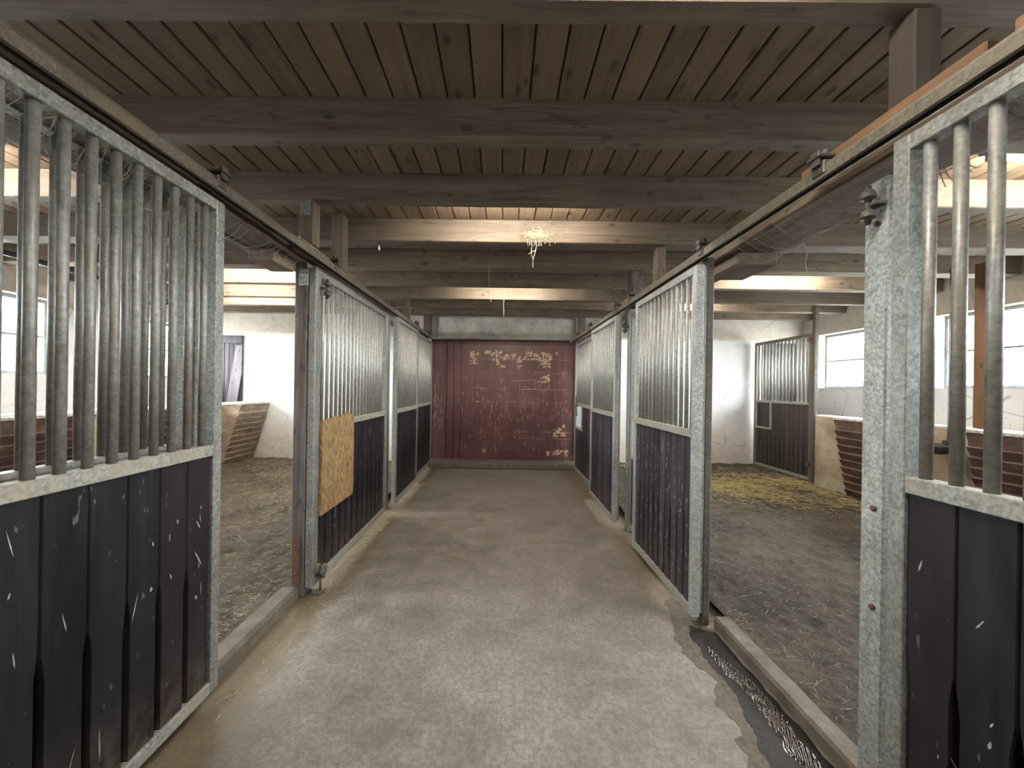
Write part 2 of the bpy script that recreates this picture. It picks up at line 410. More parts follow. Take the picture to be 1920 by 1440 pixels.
# walls
def wall_along_y(name, xa, xb, holes, label):
    m = MB(); z0, z1 = WZ; y = YF
    m.box(xa, xb, YF, YB + .2, -.1, z0); m.box(xa, xb, YF, YB + .2, z1, ZC + .03)
    for h0, h1 in sorted(holes):
        m.box(xa, xb, y, h0, z0, z1); y = h1
    m.box(xa, xb, y, YB + .2, z0, z1)
    return struct(m.build(name, 'plaster'), label, 'wall')
WZ = (1.585, 2.54)
winL = [(-1.0, .16), (1.45, 2.6), (3.75, 4.95), (6.12, 7.2)]
winR = [(-1.2, -.05), (.2, 1.4), (2.0, 3.2), (3.95, 5.15), (5.88, 7.04)]
wall_along_y('wall_left', XL - .35, XL, winL, 'whitewashed outer wall behind the feed troughs, window bay near the brown plank door')
wall_along_y('wall_right', XR, XR + .35, winR, 'whitewashed outer wall behind the barred gate')
m = MB()
m.box(XL, -1.395, YB, YB + .2, -.1, ZC + .03); m.box(1.42, XR, YB, YB + .2, -.1, ZC + .03); m.box(-1.395, 1.42, YB, YB + .2, 2.43, ZC + .03)
struct(m.build('wall_back', 'plaster'), 'whitewashed end wall around the red door', 'wall')
m = MB()
m.box(XL - .35, XR + .35, YF - .2, YF, -.1, ZC + .03)
struct(m.build('wall_front', 'plaster'), 'whitewashed wall behind the viewer', 'wall')
g = MB(); g.box(-60, 60, -60, 60, -.3, -.13); struct(g.build('ground', 'gravel'), 'unseen pale gravel ground, added to bounce daylight into the stable', 'ground')  # unseen ground added to block light from below and bounce daylight in

def window(idx, side, y0, y1, label):
    """side -1: outer wall at XL; +1: outer wall at XR"""
    xw = (XL - .15) if side < 0 else (XR + .15)
    t = bpy.data.objects.new('window_%d' % idx, None); C.objects.link(t); t.location = (xw, y0, WZ[0]); struct(t, label, 'window')
    W, H = y1 - y0, WZ[1] - WZ[0]
    m = MB(); d = .022
    for a in ((0, W, 0, .035), (0, W, H - .045, H), (0, .035, .035, H - .045), (W - .035, W, .035, H - .045), (.035, W - .035, H * .5 - .012, H * .5 + .012)):
        m.box(-d, d, a[0], a[1], a[2], a[3])
    m.build('frame', 'winframe', t)
    for z0, z1 in ((.035, H * .5 - .012), (H * .5 + .012, H - .045)):
        p = MB(); p.box(-.003, .003, .035, W - .035, z0, z1); p.build('pane', 'glass', t)
    l = bpy.data.lights.new('daylight_portal', 'AREA'); l.shape = 'RECTANGLE'; l.size = H; l.size_y = W; l.cycles.is_portal = True
    o = bpy.data.objects.new('daylight_portal', l); C.objects.link(o); o.location = (xw + side * .12, (y0 + y1) / 2, sum(WZ) / 2)
    o.rotation_euler = (0, PI / 2 * side, 0)
k = 1
for y0, y1 in winL:
    window(k, -1, y0, y1, ['bright window nearest the stable entrance on the trough side', 'bright window second from the stable entrance on the trough side',
        'overexposed window behind the nearest tall barred door', 'narrow overexposed window near the brown plank door with the slanted board'][k - 1]); k += 1
for i, (y0, y1) in enumerate(winR):
    window(k, 1, y0, y1, ['window nearest the stable entrance beyond the steel post', 'window second from the stable entrance beyond the steel post', 'window third from the stable entrance beyond the steel post',
        'overexposed window behind the brown wooden post on the trough wall', 'dusty two-pane window beside the barred gate'][i]); k += 1
# red sliding door at the end
d1 = bpy.data.objects.new('door_1', None); C.objects.link(d1); d1.location = (-1.42, 7.5, .10); struct(d1, 'large worn dark red door closing the far end of the aisle', 'door')
W, H = 2.95, 2.36; rnd = random.Random(4)
m = MB(); m.box(.34, .46, -.035, 0, 0, H, .004); m.box(.47, .60, -.022, 0, 0, H, .004); m.box(0, .33, -.012, 0, 0, H, .004); m.box(.61, W, -.02, 0, .0, H, .004)
m.mi = 1
yf = -.0206
for u0, u1, v0, v1, dens in ((.78, .97, 1.86, 2.12, .75), (1.0, 1.1, 2.0, 2.12, .4), (1.12, 1.22, 1.95, 2.12, .4), (1.22, 1.5, 1.93, 2.12, .6), (1.3, 1.42, 1.78, 1.95, .5), (1.52, 1.66, 1.96, 2.12, .45), (1.70, 1.78, 1.76, 2.12, .8), (1.8, 2.36, 1.95, 2.11, .6),
                             (2.1, 2.34, 1.80, 1.98, .85), (2.1, 2.34, 1.52, 1.70, .5), (2.4, 2.5, 2.0, 2.1, .4), (2.42, 2.64, .46, .68, .8), (2.42, 2.7, .12, .20, .8), (2.28, 2.34, .06, .25, .8), (1.04, 1.10, .08, .24, .8), (2.64, 2.7, .05, .2, .7)):
    nu, nv = max(2, int((u1 - u0) / .042)), max(2, int((v1 - v0) / .052))
    for a in range(nu):
        for b in range(nv):
            e = 1 - .45 * max(abs((a + .5) / nu - .5), abs((b + .5) / nv - .5)) * 2
            if rnd.random() < min(1, dens * 1.7) * e:
                x0 = u0 + (u1 - u0) * a / nu; x0 += rnd.uniform(-.012, .012); x1 = x0 + (u1 - u0) / nu * rnd.uniform(.7, 1.7); z0 = v0 + (v1 - v0) * b / nv + rnd.uniform(-.012, .012); z1 = z0 + (v1 - v0) / nv * rnd.uniform(.35, 1.25); yf = -.0206 - rnd.random() * .0004
                q = [(x0, yf, z0), (x1 + rnd.uniform(-.006, .004), yf, z0 + rnd.uniform(0, .006)), (x1, yf, z1), (x0 + rnd.uniform(0, .006), yf, z1 + rnd.uniform(-.006, .004))]
                m.faces(q, [(0, 1, 2, 3)])
def sliver(m, x, z, L, w, ang, yy):
    c, s_ = math.cos(ang), math.sin(ang); pts = [(0, -L / 2), (w / 2, -L * .15), (w * .35, L * .3), (0, L / 2), (-w * .4, L * .2), (-w / 2, -L * .2)]
    m.faces([(x + a * c - b * s_, yy, z + a * s_ + b * c) for a, b in pts], [tuple(range(6))])
m.mi = 2; yf = -.0212
for i in range(230):
    zc = rnd.gauss(.85, .42); x = rnd.uniform(.62, 2.75)
    if .1 < zc < 2.1: sliver(m, x, zc, rnd.uniform(.02, .14), rnd.uniform(.003, .012), rnd.gauss(0, .14), yf)
for i in range(80):
    sliver(m, rnd.uniform(.9, 2.7), rnd.choice((1.12, 1.38, 1.55, 1.7, 1.95, .42, .55)) + rnd.gauss(0, .012), rnd.uniform(.06, .30), rnd.uniform(.003, .008), PI / 2, yf - .0002)
for i in range(4): sliver(m, 1.9 + .22 * i, 1.375, .26, .011, PI / 2, yf - .0003)
for i in range(26): sliver(m, rnd.uniform(.05, .3), rnd.gauss(.95, .25), rnd.uniform(.04, .25), rnd.uniform(.004, .012), rnd.gauss(0, .4), -.0126)
m.build('leaf', ['red', 'bare', 'redscr'], d1)
m = MB(); m.box(.61, W, -.035, 0, 0, .085, .004); m.box(.61, W, -.035, 0, H - .115, H, .004); m.box(-.02, W, .002, .03, 0, H)
m.build('frame', 'red', d1)
MT['lintel'] = flat('grey_white_lintel', (.74, .71, .64), .85, 0, .35, 3.5, .6)
lt = solid('trim_3', 'lintel', -1.24, 1.40, 7.34, 7.395, 2.435, 2.835, .01); struct(lt, 'crumpled grey-white lintel board above the red door', 'lintel')
p = solid('trim_2', 'peel', 1.35, 1.415, 7.06, 7.14, .1, 2.33, .008); struct(p, 'peeling white post beside the red door', 'post')

# small plank doors in the end wall leading to the feed passages
d2 = bpy.data.objects.new('door_2', None); C.objects.link(d2); d2.location = (-5.72, YB, .08); struct(d2, 'purple-brown plank door with a slanted board nailed across it', 'door')
m = MB(); x = 0
while x < .70: m.box(x, x + .086, -.03, -.002, 0, 2.35, .006); x += .088
m.build('planks', 'plank_worn', d2)
m = MB(); m.box(0, .71, -.05, -.031, 2.2, 2.35, .004); m.build('ledge', 'plank_worn', d2)
m = MB(); m.prism([(.36, .75), (.56, .75), (.70, 1.62), (.70, 2.16), (.585, 2.16)], 1, -.052, -.032); m.build('brace', 'brace', d2)
d3 = bpy.data.objects.new('door_3', None); C.objects.link(d3); d3.location = (5.02, YB, .1); struct(d3, 'dark plank door seen through the bars of the gate', 'door')
m = MB(); x = 0
while x < .52: m.box(x, x + .094, -.03, -.002, 0, 2.33, .005); x += .096
m.build('planks', 'doorply', d3)

# low feed walls, solid and waist high
for nm, xa, xb, ye, lb in (('wall_low_left', -5.06, -4.88, YB, 'low rendered feed wall behind the troughs near the plank door'), ('wall_low_right', 4.80, 4.98, 5.93, 'low stained feed wall between the troughs and the barred gate')):
    m = MB(); m.box(xa, xb, YF, ye, -.05, 1.16, .01); struct(m.build(nm, 'render'), lb, 'wall')

# ------------------------------------------------------------------ ceiling joists
JO = [(-2.36, .10), (-1.62, .10), (-.88, .10), (-.15, .10), (.58, .10), (1.32, .10), (2.05, .105), (2.77, .09), (3.53, .18), (4.29, .17), (5.05, .11), (5.84, .10), (6.47, .10), (7.13, .11)]
JL = ['ceiling joist at the wall behind the viewer', 'second ceiling joist from the wall behind the viewer', 'third ceiling joist from the wall behind the viewer', 'ceiling joist straight above the viewer', 'ceiling joist just ahead of the viewer, above the picture',
      'nearest ceiling joist, its lit edge at the top of the picture', 'second ceiling joist from the viewer, broad and dark brown', 'third ceiling joist from the viewer, in front of the lit one',
      'brightly lit ceiling joist with the straw nest stuck on it', 'dark ceiling joist right behind the lit one with the nest', 'sixth ceiling joist, dark over the aisle and lit cream over the hay stall',
      'ceiling joist with the cool white glow over the middle of the aisle', 'second last ceiling joist before the red door', 'last ceiling joist, against the white lintel above the red door']
for i, (y, w) in enumerate(JO):
    m = MB(); m.box(-5.78, 5.73, 0, w, 0, ZC - 2.84 + .0195, .006)
    tag(m.build('ceiling_joist', 'joist', None, (0, y, 2.84)), JL[i], 'beam', 'ceiling joists')

# ------------------------------------------------------------------ header beams, posts, rails
def beam(name, mat, x0, x1, y0, y1, z0, z1, label, cat='beam', group=None, bev=.008):
    return tag(solid(name, mat, x0, x1, y0, y1, z0, z1, bev), label, cat, group)
beam('header_beam', 'beam_y', -1.62, -1.43, -1.0, 7.35, 2.37, 2.515, 'weathered header beam above the stall fronts with the chipboard patch')
beam('header_plank', 'beam_y', -1.80, -1.63, .1, 2.80, 2.37, 2.50, 'pale plank on the stall side of the header beam above the open stall without hay', 'plank')
beam('corbel', 'beam_y', -1.64, -1.47, 2.44, 2.69, 2.29, 2.369, 'dark corbel block under the header beam beside the weathered wood post', 'corbel')
beam('header_beam', 'beam_y', 1.40, 1.70, -1.0, 7.35, 2.37, 2.49, 'weathered header beam above the stall fronts with the puddle')
beam('corbel', 'beam_y', 1.45, 1.70, 2.40, 2.75, 2.29, 2.369, 'dark corbel block under the header beam above the hay stall entrance', 'corbel')

stubs = [('post_stub', 'post', -1.485, -1.385, 2.755, 2.87, 2.517, 2.838, 'short post with a steel plate standing on the header beam above the weathered wood post'),
         ('post_stub', 'post', -1.55, -1.44, 3.42, 3.525, 2.517, 3.035, 'short pale post against the face of the lit joist, above the chipboard door'),
         ('post_stub', 'post', -1.52, -1.44, 5.85, 5.93, 2.517, 2.838, 'short reddish post on the header beam under the glowing joist'),
         ('post_stub', 'post_grey', -1.50, -1.36, 7.20, 7.32, 2.517, 2.838, 'dark end post stub above the corner beside the white lintel'),
         ('post_stub', 'post_dark', 1.405, 1.50, 1.335, 1.43, 2.492, 2.838, 'short brown post standing above the galvanised steel post'),
         ('post_stub', 'post', 1.42, 1.50, 3.58, 3.68, 2.492, 2.838, 'short pale post under the nest joist above the scratched purple door'),
         ('post_stub', 'post_grey', 1.42, 1.55, 4.30, 4.44, 2.492, 2.838, 'short dark post standing on the header beam above the narrow doorway gap'),
         ('post_stub', 'post_grey', 1.42, 1.54, 7.20, 7.32, 2.492, 2.838, 'dark end post stub above the peeling white post')]
for s in stubs: beam(*s, cat='post', group='short posts between header beams and joists', bev=.006)
pl = tag(solid('nail_plate', 'galv', -1.475, -1.395, 2.749, 2.754, 2.72, 2.83, .001), 'galvanised nail plate high on a short post under the joist', 'plate')

# wood + steel post at the open stall
wp = tag(solid('wooden_post', 'post_grey', -1.475, -1.385, 2.70, 2.82, 0, 2.365, .006), 'weathered dark wooden post at the edge of the open stall, beside the chipboard door', 'post')
hp = thing('hinge_plate', 'rusty iron strap bolted to the foot of the weathered wooden post', 'plate', (-1.462, 2.697, .10))
m = MB(); m.box(0, .05, -.008, 0, 0, .34, .002); m.build('strap', 'rust', hp)
for z in (.07, .27):
    m = MB(); m.lathe((.025, -.008, z), [(.012, 0), (.012, -.006), (.006, -.010)], 8, 1); m.build('bolt', 'rust', hp)
npl = thing('nail_plate', 'pale perforated nail plate joining the weathered wooden post to its header beam', 'plate', (-1.445, 2.693, 2.20))
m = MB(); m.box(0, .068, 0, .004, 0, .115, .001); m.build('plate', 'galv_pale', npl)
m = MB(); m.lathe((0, 0, 0), [(.005, 0), (.005, -.0015)], 8, 1); n0 = m.build('nail', 'iron', npl, (.012, -.0005, .02))
for i in range(1, 9): part_copy(n0, npl, (.012 + .022 * (i % 3), -.0005, .02 + .034 * (i // 3)))

def steel_post(x0, x1, y0, y1, z1, label, bolts=(), mat='galv_pale', inner=-1, z0=0):
    t = thing('steel_post', label, 'post', (x0, y0, z0))
    m = MB(); m.box(0, x1 - x0, 0, y1 - y0, 0, z1 - z0, .005); m.build('column', mat, t)
    for z in bolts:
        b = MB(); b.lathe((0 if inner < 0 else x1 - x0, (y1 - y0) * .38, z), [(.011, 0), (.011, inner * .006), (.006, inner * .011)], 8, 0); b.build('bolt', 'rust', t)
    return t
steel_post(1.365, 1.485, 1.38, 1.468, 2.285, 'bright galvanised steel post between the nearest barred door and the hay stall entrance', (2.12, 1.08, .72))
steel_post(-1.535, -1.455, 1.80, 1.885, 2.36, 'galvanised steel post just behind the edge of the nearest barred door', (), 'galv', 1)
steel_post(-1.465, -1.395, 4.66, 4.74, 2.36, 'slim galvanised post past the bright gap after the chipboard door', (), 'galv', 1)
steel_post(1.297, 1.343, 2.46, 2.525, 2.355, 'brown dusty steel post behind the edge of the scratched purple door', (), 'dark_steel')
steel_post(1.335, 1.41, 4.06, 4.14, 2.355, 'dusty galvanised post with a roller beside the narrow doorway gap', (), 'galv')

def rail(x, side, z0, z1, y0, y1, label, brk):
    t = thing('sliding_rail', label, 'rail', (x, y0, z0)); L = y1 - y0; h = z1 - z0; w = .045
    pr = [(-w / 2, .004), (-w / 2, h * .7), (-w * .3, h * .95), (0, h), (w * .3, h * .95), (w / 2, h * .7), (w / 2, .004), (w * .28, .0), (w * .28, .006), (w * .4, .012), (w * .4, h * .65), (0, h * .9), (-w * .4, h * .65), (-w * .4, .012), (-w * .28, .006), (-w * .28, 0)]
    m = MB(); m.prism(pr, 1, 0, L); m.build('track', 'rail', t)
    for y in brk:
        m = MB(); yy = y - y0
        m.box(-w / 2 - .006, w / 2 + .006, yy - .03, yy + .03, h * .25, h + .008, .004)
        m.box(-.008, .008, yy - .008, yy + .008, h, h + .05, .002); q = sorted((-.02 * side, .05 * side)); m.box(q[0], q[1], yy - .03, yy + .03, h + .018, h + .032, .003)
        m.lathe((.0, yy, h + .03), [(.014, 0), (.014, .02), (.007, .032)], 8)
        q = sorted((.03 * side, .042 * side)); m.box(q[0], q[1], yy - .02, yy + .02, h - .01, h + .05, .002)
        b = m.build('bracket', 'iron', t)
    return t
rail(-1.345, 1, 2.39, 2.455, -.6, 7.15, 'dusty steel sliding-door rail above the chipboard patch side', (.3, 1.78, 3.02, 4.62, 5.9, 6.9))
rail(1.255, -1, 2.335, 2.395, -.6, 7.15, 'dusty steel sliding-door rail above the puddle side', (.55, 1.52, 2.42, 3.75, 4.2, 5.5, 6.4))
def rail_board(x0, x1, y0, y1, z0, z1, mat, lb): beam('rail_batten', mat, x0, x1, y0, y1, z0, z1, lb, 'batten', None, .004)
rail_board(1.285, 1.33, 1.04, 1.68, 2.375, 2.455, 'batten', 'orange wooden batten behind the rail, beside the short brown post')
rail_board(1.285, 1.33, -.3, .985, 2.375, 2.455, 'batten', 'second wooden batten behind the rail nearest the viewer, cut at the notch')
rail_board(1.285, 1.33, 3.95, 4.22, 2.375, 2.455, 'batten', 'short reddish batten piece on the rail above the narrow doorway gap')
rail_board(-1.425, -1.375, 2.55, 3.05, 2.40, 2.50, 'beam_y', 'pale split board behind the rail above the weathered wooden post')
# board that carries the rail
MT['fascia'] = wood('pale_chewed_board', 1, (.12, .09, .075), (.27, .215, .18), (.42, .35, .30), dirt=(.08, .055, .045), dirt_amt=.5)
beam('fascia_board', 'fascia', -1.428, -1.40, 2.85, 7.1, 2.335, 2.395, 'pale chewed board between the barred fronts and the rail, chipboard side', 'board', None, .003)

# ------------------------------------------------------------------ stall fronts
MT['galv_bar_pale'] = galv('pale_dusty_bars', (.36, .36, .335), (.29, .24, .17), .6, .4, .5)
def front(name, label, cat, group, x, side, y0, y1, z0, z1, m0, m1, seed, hatch=None, planks=True, bar_first=.092, bar_from='far', pitch=.0795, bar_r=.0155,
          t=.05, st=.05, pw=.132, scuffs=60, mat='galv', railmat='galv_dusty', plankmat='plank', barmat='galv_bar', br=.055, groove=.67, no_scuff_mat=False):
    rnd = random.Random(seed); T = thing(name, label, cat, (x, y0, 0), group); W = y1 - y0
    X = lambda a: -side * a                                   # a: depth behind the front face
    def bx(m, a0, a1, ya, yb, za, zb, bev=.003):
        q = sorted((X(a0), X(a1))); m.box(q[0], q[1], ya, yb, za, zb, bev)
    for ya in (0, W - st):
        m = MB(); bx(m, 0, t, ya, ya + st, z0, z1)
        m.build('stile', mat, T)
    m = MB(); bx(m, 0, t, st, W - st, z1 - .05, z1); m.build('top_rail', mat, T)
    m = MB(); bx(m, 0, t, st, W - st, m0, m1); m.build('middle_rail', railmat, T)
    m = MB(); bx(m, 0, t, st, W - st, z0, z0 + br); m.build('bottom_rail', railmat, T)
    n = int((W - st - bar_first - .02) / pitch) + 1
    b0 = None
    for k in range(n):
        yy = (W - bar_first - k * pitch) if bar_from == 'far' else (bar_first + k * pitch)
        if yy < st + .012 or yy > W - st - .012: continue
        if b0 is None:
            m = MB(); m.tube([(0, 0, 0), (0, 0, z1 - .05 - m1)], bar_r, 12); b0 = m.build('bar', barmat, T, (X(t / 2), yy, m1))
        else: part_copy(b0, T, (X(t / 2), yy, m1))
    # vertical planks of the lower panel
    regions = [(st, W - st, z0 + br, m0)]
    if hatch:
        ha, hb, hz0, hz1 = hatch
        regions = [(st, ha, z0 + br, m0), (ha, hb, z0 + br, hz0), (hb, W - st, z0 + br, m0)]
        if hz1 < m0 - .02: regions.append((ha, hb, hz1, m0))
        regions = [q for q in regions if q[1] - q[0] > .02]
        m = MB()
        bx(m, -.004, t, ha - .0, ha + .035, hz0, hz1); bx(m, -.004, t, hb - .035, hb, hz0, hz1); bx(m, -.004, t, ha, hb, hz0 - .035, hz0)
        m.build('hatch_frame', barmat, T)
    m = MB()
    for ra, rb, za, zb in regions:
        if rb - ra < .02: continue
        k = max(1, round((rb - ra) / pw)); w = (rb - ra) / k
        for i in range(k):
            ya, yb = ra + i * w, ra + (i + 1) * w; gz = groove + rnd.uniform(-.02, .02)
            lv = [(za, .014, .0295)]
            if za < gz - .05 < zb: lv += [(gz - .05, .014, .0295), (gz + .03, .005, .008)]
            elif za >= gz: lv = [(za, .005, .008)]
            lv.append((zb, .005 if zb > gz else .014, .008 if zb > gz else .0295))
            rings = []
            for z, c, dp in lv:
                ci = .009 if c > .01 else 0
                pts = [(ya, .042), (ya + ci, .012 + dp), (ya + c, .012), (yb - c, .012), (yb - ci, .012 + dp), (yb, .042)]
                rings.append([m.bm.verts.new((X(a), y, z)) for y, a in pts])
            for A, B in zip(rings, rings[1:]):
                for j in range(6): m.bm.faces.new((A[j], A[(j + 1) % 6], B[(j + 1) % 6], B[j]))
            m.bm.faces.new(rings[0]); m.bm.faces.new(rings[-1])
    bmesh.ops.recalc_face_normals(m.bm, faces=m.bm.faces[:])
    m.mi = 1
    for i in range(scuffs):
        ra, rb, za, zb = regions[0] if not hatch else rnd.choice(regions)
        y = rnd.uniform(ra + .03, rb - .03) if rb - ra > .07 else (ra + rb) / 2
        z = rnd.uniform(za + .08, zb - .06); k = max(1, round((rb - ra) / pw)); w = (rb - ra) / k; u = ((y - ra) % w) / w
        if u < .2 or u > .8: y = ra + (math.floor((y - ra) / w) + rnd.uniform(.28, .72)) * w
        big = rnd.random() < .28
        L = rnd.uniform(.05, .13) if big else rnd.uniform(.012, .05); ww = rnd.uniform(.003, .007) if L > .03 else rnd.uniform(.004, .011)
        an = rnd.gauss(0, .28) + (.25 if rnd.random() < .4 else 0)
        c, s_ = math.cos(an), math.sin(an); pts = [(0, -L / 2), (ww / 2, -L * .15), (ww * .35, L * .3), (0, L / 2), (-ww * .4, L * .2), (-ww / 2, -L * .2)]
        a = .0115 if True else 0
        vs = [m.bm.verts.new((X(a), y + p * c - q * s_, z + p * s_ + q * c)) for p, q in pts]
        fc = m.bm.faces.new(vs); fc.material_index = 1
    me = bpy.data.meshes.new('plank_panel'); m.bm.to_mesh(me); m.bm.free()
    me.materials.append(MT[plankmat]); me.materials.append(MT['scuff'])
    o = bpy.data.objects.new('plank_panel', me); C.objects.link(o); o.parent = T
    return T
G1, G2 = 'barred stall fronts along the aisle', None
LZ = dict(z0=.06, z1=2.352, m0=1.165, m1=1.216)
RZ = dict(z0=.06, z1=2.305, m0=1.195, m1=1.247)
A = front('sliding_stall_door', 'nearest barred sliding door, dark planks below, opposite the bright galvanised post', 'stall door', G1, -1.333, 1, .02, 1.82, seed=1, scuffs=48, bar_first=.093, **LZ)
front('stall_partition', 'fixed barred partition right behind the nearest sliding door on the trough window side', 'partition', G1, -1.455, 1, -.3, 1.795, seed=2, z0=.05, z1=2.352, m0=1.172, m1=1.225, scuffs=0, bar_first=.143)
B = front('sliding_stall_door', 'barred sliding door with the chipboard patch', 'stall door', G1, -1.328, 1, 2.705, 4.44, seed=3, barmat='galv_bar_pale', bar_r=.0138, scuffs=70, bar_first=.16, bar_from='near', pitch=.082, st=.085, **{**LZ, 'z1': 2.33})
D = front('sliding_stall_door', 'barred sliding door past the bright gap after the chipboard door', 'stall door', G1, -1.285, 1, 4.66, 5.85, seed=4, barmat='galv_bar_pale', bar_r=.0138, scuffs=70, **LZ)
E_ = front('stall_partition', 'last barred partition beside the red door on the chipboard side', 'partition', G1, -1.345, 1, 5.90, 7.33, seed=5, barmat='galv_bar_pale', bar_r=.0138, scuffs=40, z0=.05, z1=2.352, m0=1.165, m1=1.216, st=.07)
R1 = front('sliding_stall_door', 'nearest barred sliding door beside the bright galvanised post', 'stall door', G1, 1.245, -1, -.4, 1.245, seed=6, scuffs=75, bar_first=.088, pitch=.0775, mat='galv', **RZ)
R2 = front('sliding_stall_door', 'scratched purple barred door standing at the puddle beside the hay stall entrance', 'stall door', G1, 1.225, -1, 2.45, 3.58, seed=8, barmat='galv_bar_pale', bar_r=.0138, scuffs=150, mat='galv_pale', plankmat='plank_worn', pw=.10, **RZ)
F_ = front('stall_partition', 'fixed barred partition with a feed hatch, half hidden by the scratched purple door', 'partition', G1, 1.345, -1, 3.05, 4.05, seed=9, barmat='galv_bar_pale', bar_r=.0138, plankmat='plank_worn', hatch=(.60, .95, .82, 1.195), scuffs=25, z0=.05, z1=2.30, m0=1.195, m1=1.247)
R3 = front('sliding_stall_door', 'barred sliding door between the narrow doorway gap and the white feed flap', 'stall door', G1, 1.215, -1, 4.17, 5.30, seed=10, barmat='galv_bar_pale', bar_r=.0138, scuffs=80, plankmat='plank_worn', mat='galv_pale', **RZ)
G_ = front('stall_partition', 'last barred partition with the white feed flap beside the red door', 'partition', G1, 1.325, -1, 5.25, 7.04, seed=11, barmat='galv_bar_pale', bar_r=.0138, plankmat='plank_worn', hatch=(1.15, 1.65, .83, 1.195), scuffs=40, mat='galv_pale', z0=.05, z1=2.30, m0=1.195, m1=1.247)
# white feed flap and its handle
m = MB(); m.box(.0, .012, 1.19, 1.61, .84, 1.19, .003); m.build('feed_flap', 'whitepaint', G_)['label'] = 'white painted feed flap'
m = MB(); m.tube([(-.02, 1.5, 1.02), (-.028, 1.5, 1.15), (-.028, 1.5, 1.34), (-.02, 1.48, 1.38)], .010, 8); m.tube([(-.02, 1.40, 1.22), (-.028, 1.62, 1.20)], .008, 8); m.build('handle', 'iron', G_)
m = MB(); m.box(.012, .028, .635, .67, .83, 1.195); m.build('hatch_board', 'osb', F_)
# chipboard patch with a chewed top edge
rnd = random.Random(8); n = 26; top = []
for i in range(n + 1):
    y = .085 + .60 * i / n; z = 1.245 + noise.noise(Vector((i * .55, 3, 1))) * .028 + (.012 if i > 14 else 0); top.append((y, z))
poly = [(.08, .545), (.665, .545), (.688, .58), (.685, 1.25)] + top[::-1]
m = MB(); m.prism(poly, 0, .002, .020); m.build('chipboard_patch', 'osb', B)['label'] = 'tan chipboard sheet with a chewed top edge'
# channel edge behind the door stiles that carries the latch
def edge_channel(T, side, y, z0, z1, mat='galv'):
    m = MB(); q = sorted((-side * .051, -side * .069)); m.box(q[0], q[1], y - .004, y + .03, z0, z1, .002); m.build('edge_channel', mat, T)
edge_channel(R2, -1, .012, .08, 2.30); edge_channel(A, 1, 1.77, .08, 2.34); edge_channel(R3, -1, .01, .08, 2.29)

# barred gate in front of the feed passage
GT = front('barred_gate', 'barred gate with a square opening standing beyond the yellow hay', 'gate', None, 4.79, -1, 5.99, 7.34, seed=12, hatch=(.88, 1.30, .86, 1.30), scuffs=10, z0=.13, z1=2.42, m0=1.30, m1=1.345, bar_first=.10, pitch=.083, bar_r=.0145, br=.05, pw=.11, mat='rail', barmat='galv_bar_pale', plankmat='plank_brown')
steel_post(4.78, 4.84, 5.92, 5.975, 2.835, 'tall dark brown steel post carrying the barred gate', (), 'dark_steel', z0=.02)
m = MB(); m.box(-.03, .02, 0, .06, 0, .06, .004); hg = m.build('hinge', 'rust', GT, (0, 0, 2.30)); part_copy(hg, GT, (0, 0, .35))
m = MB(); m.box(.015, .03, .915, 1.265, .86, 1.30); m.build('hatch_board', 'doorply', GT)

# roller guides: two stacked iron rollers
def guide(loc, side, label, r=.03):
    t = thing('roller_guide', label, 'roller', loc)
    m = MB(); m.box(-.012 if side > 0 else -.03, .03 if side > 0 else .012, -.03, .03, -.006, .006, .002); m.build('bracket', 'iron', t)
    for z in (-.036, .036):
        m = MB(); m.lathe((side * .03, 0, z), [(r * .45, -.026), (r * .45, -.012), (r, -.012), (r * 1.02, -.006), (r * .96, .004), (r * .75, .014), (r * .42, .021), (.006, .024)], 22); m.build('roller', 'iron', t)
    m = MB(); m.tube([(side * .03, 0, -.07), (side * .03, 0, .07)], .009, 8); m.build('axle', 'iron', t)
guide((1.365 - .012, 1.41, 2.185), -1, 'pair of dark iron rollers at the top of the bright galvanised post', .024)
guide((-1.328 + .012, 2.79, 2.20), 1, 'dark iron roller pair high on the edge of the chipboard door', .026)
guide((1.335 - .012, 4.10, 2.17), -1, 'iron roller pair on the dusty post beside the narrow doorway gap', .028)
t = thing('floor_roller', 'dusty floor roller at the foot of the chipboard door', 'roller', (-1.30, 2.78, .0))
m = MB(); m.box(-.05, .03, -.05, .03, 0, .012, .003); m.build('base_plate', 'rail', t)
m = MB(); m.lathe((.0, 0, .16), [(.014, -.03), (.045, -.028), (.045, -.018), (.03, -.014), (.03, .014), (.045, .018), (.045, .028), (.014, .03)], 18, 0); m.build('wheel', 'rail', t)
m = MB(); m.tube([(.0, 0, .012), (.0, 0, .115)], .009, 8); m.box(-.035, .035, -.012, .012, .10, .118, .003); m.build('fork', 'rail', t)

# ------------------------------------------------------------------ kerbs
def kerb(x0, x1, y0, y1, h, label, sd):
    m = MB(); n = int((y1 - y0) / .03); rings = []
    for j in range(n + 1):
        y = y0 + (y1 - y0) * j / n; q = lambda k: noise.noise(Vector((sd + k * 7, y * 5, k))) * .006
        pts = [(x0, -.02), (x0 + q(1), h - .014 + q(2)), (x0 + .014 + q(3), h + q(4)), (x1 - .02 + q(5), h + q(6)), (x1 + q(7), h - .02), (x1, -.02)]
        rings.append([m.bm.verts.new((a, y, z)) for a, z in pts])
    for P, Q in zip(rings, rings[1:]):
        for j in range(6): m.bm.faces.new((P[j], P[(j + 1) % 6], Q[(j + 1) % 6], Q[j]))
    m.bm.faces.new(rings[0]); m.bm.faces.new(rings[-1])
    return tag(m.build('kerb', 'kerb'), label, 'kerb')
kerb(-1.54, -1.412, 1.89, 2.69, .078, 'low concrete kerb across the open stall entrance beside the weathered wooden post', 1)
kerb(1.362, 1.475, 1.475, 2.44, .072, 'low concrete kerb running beside the puddle', 2)

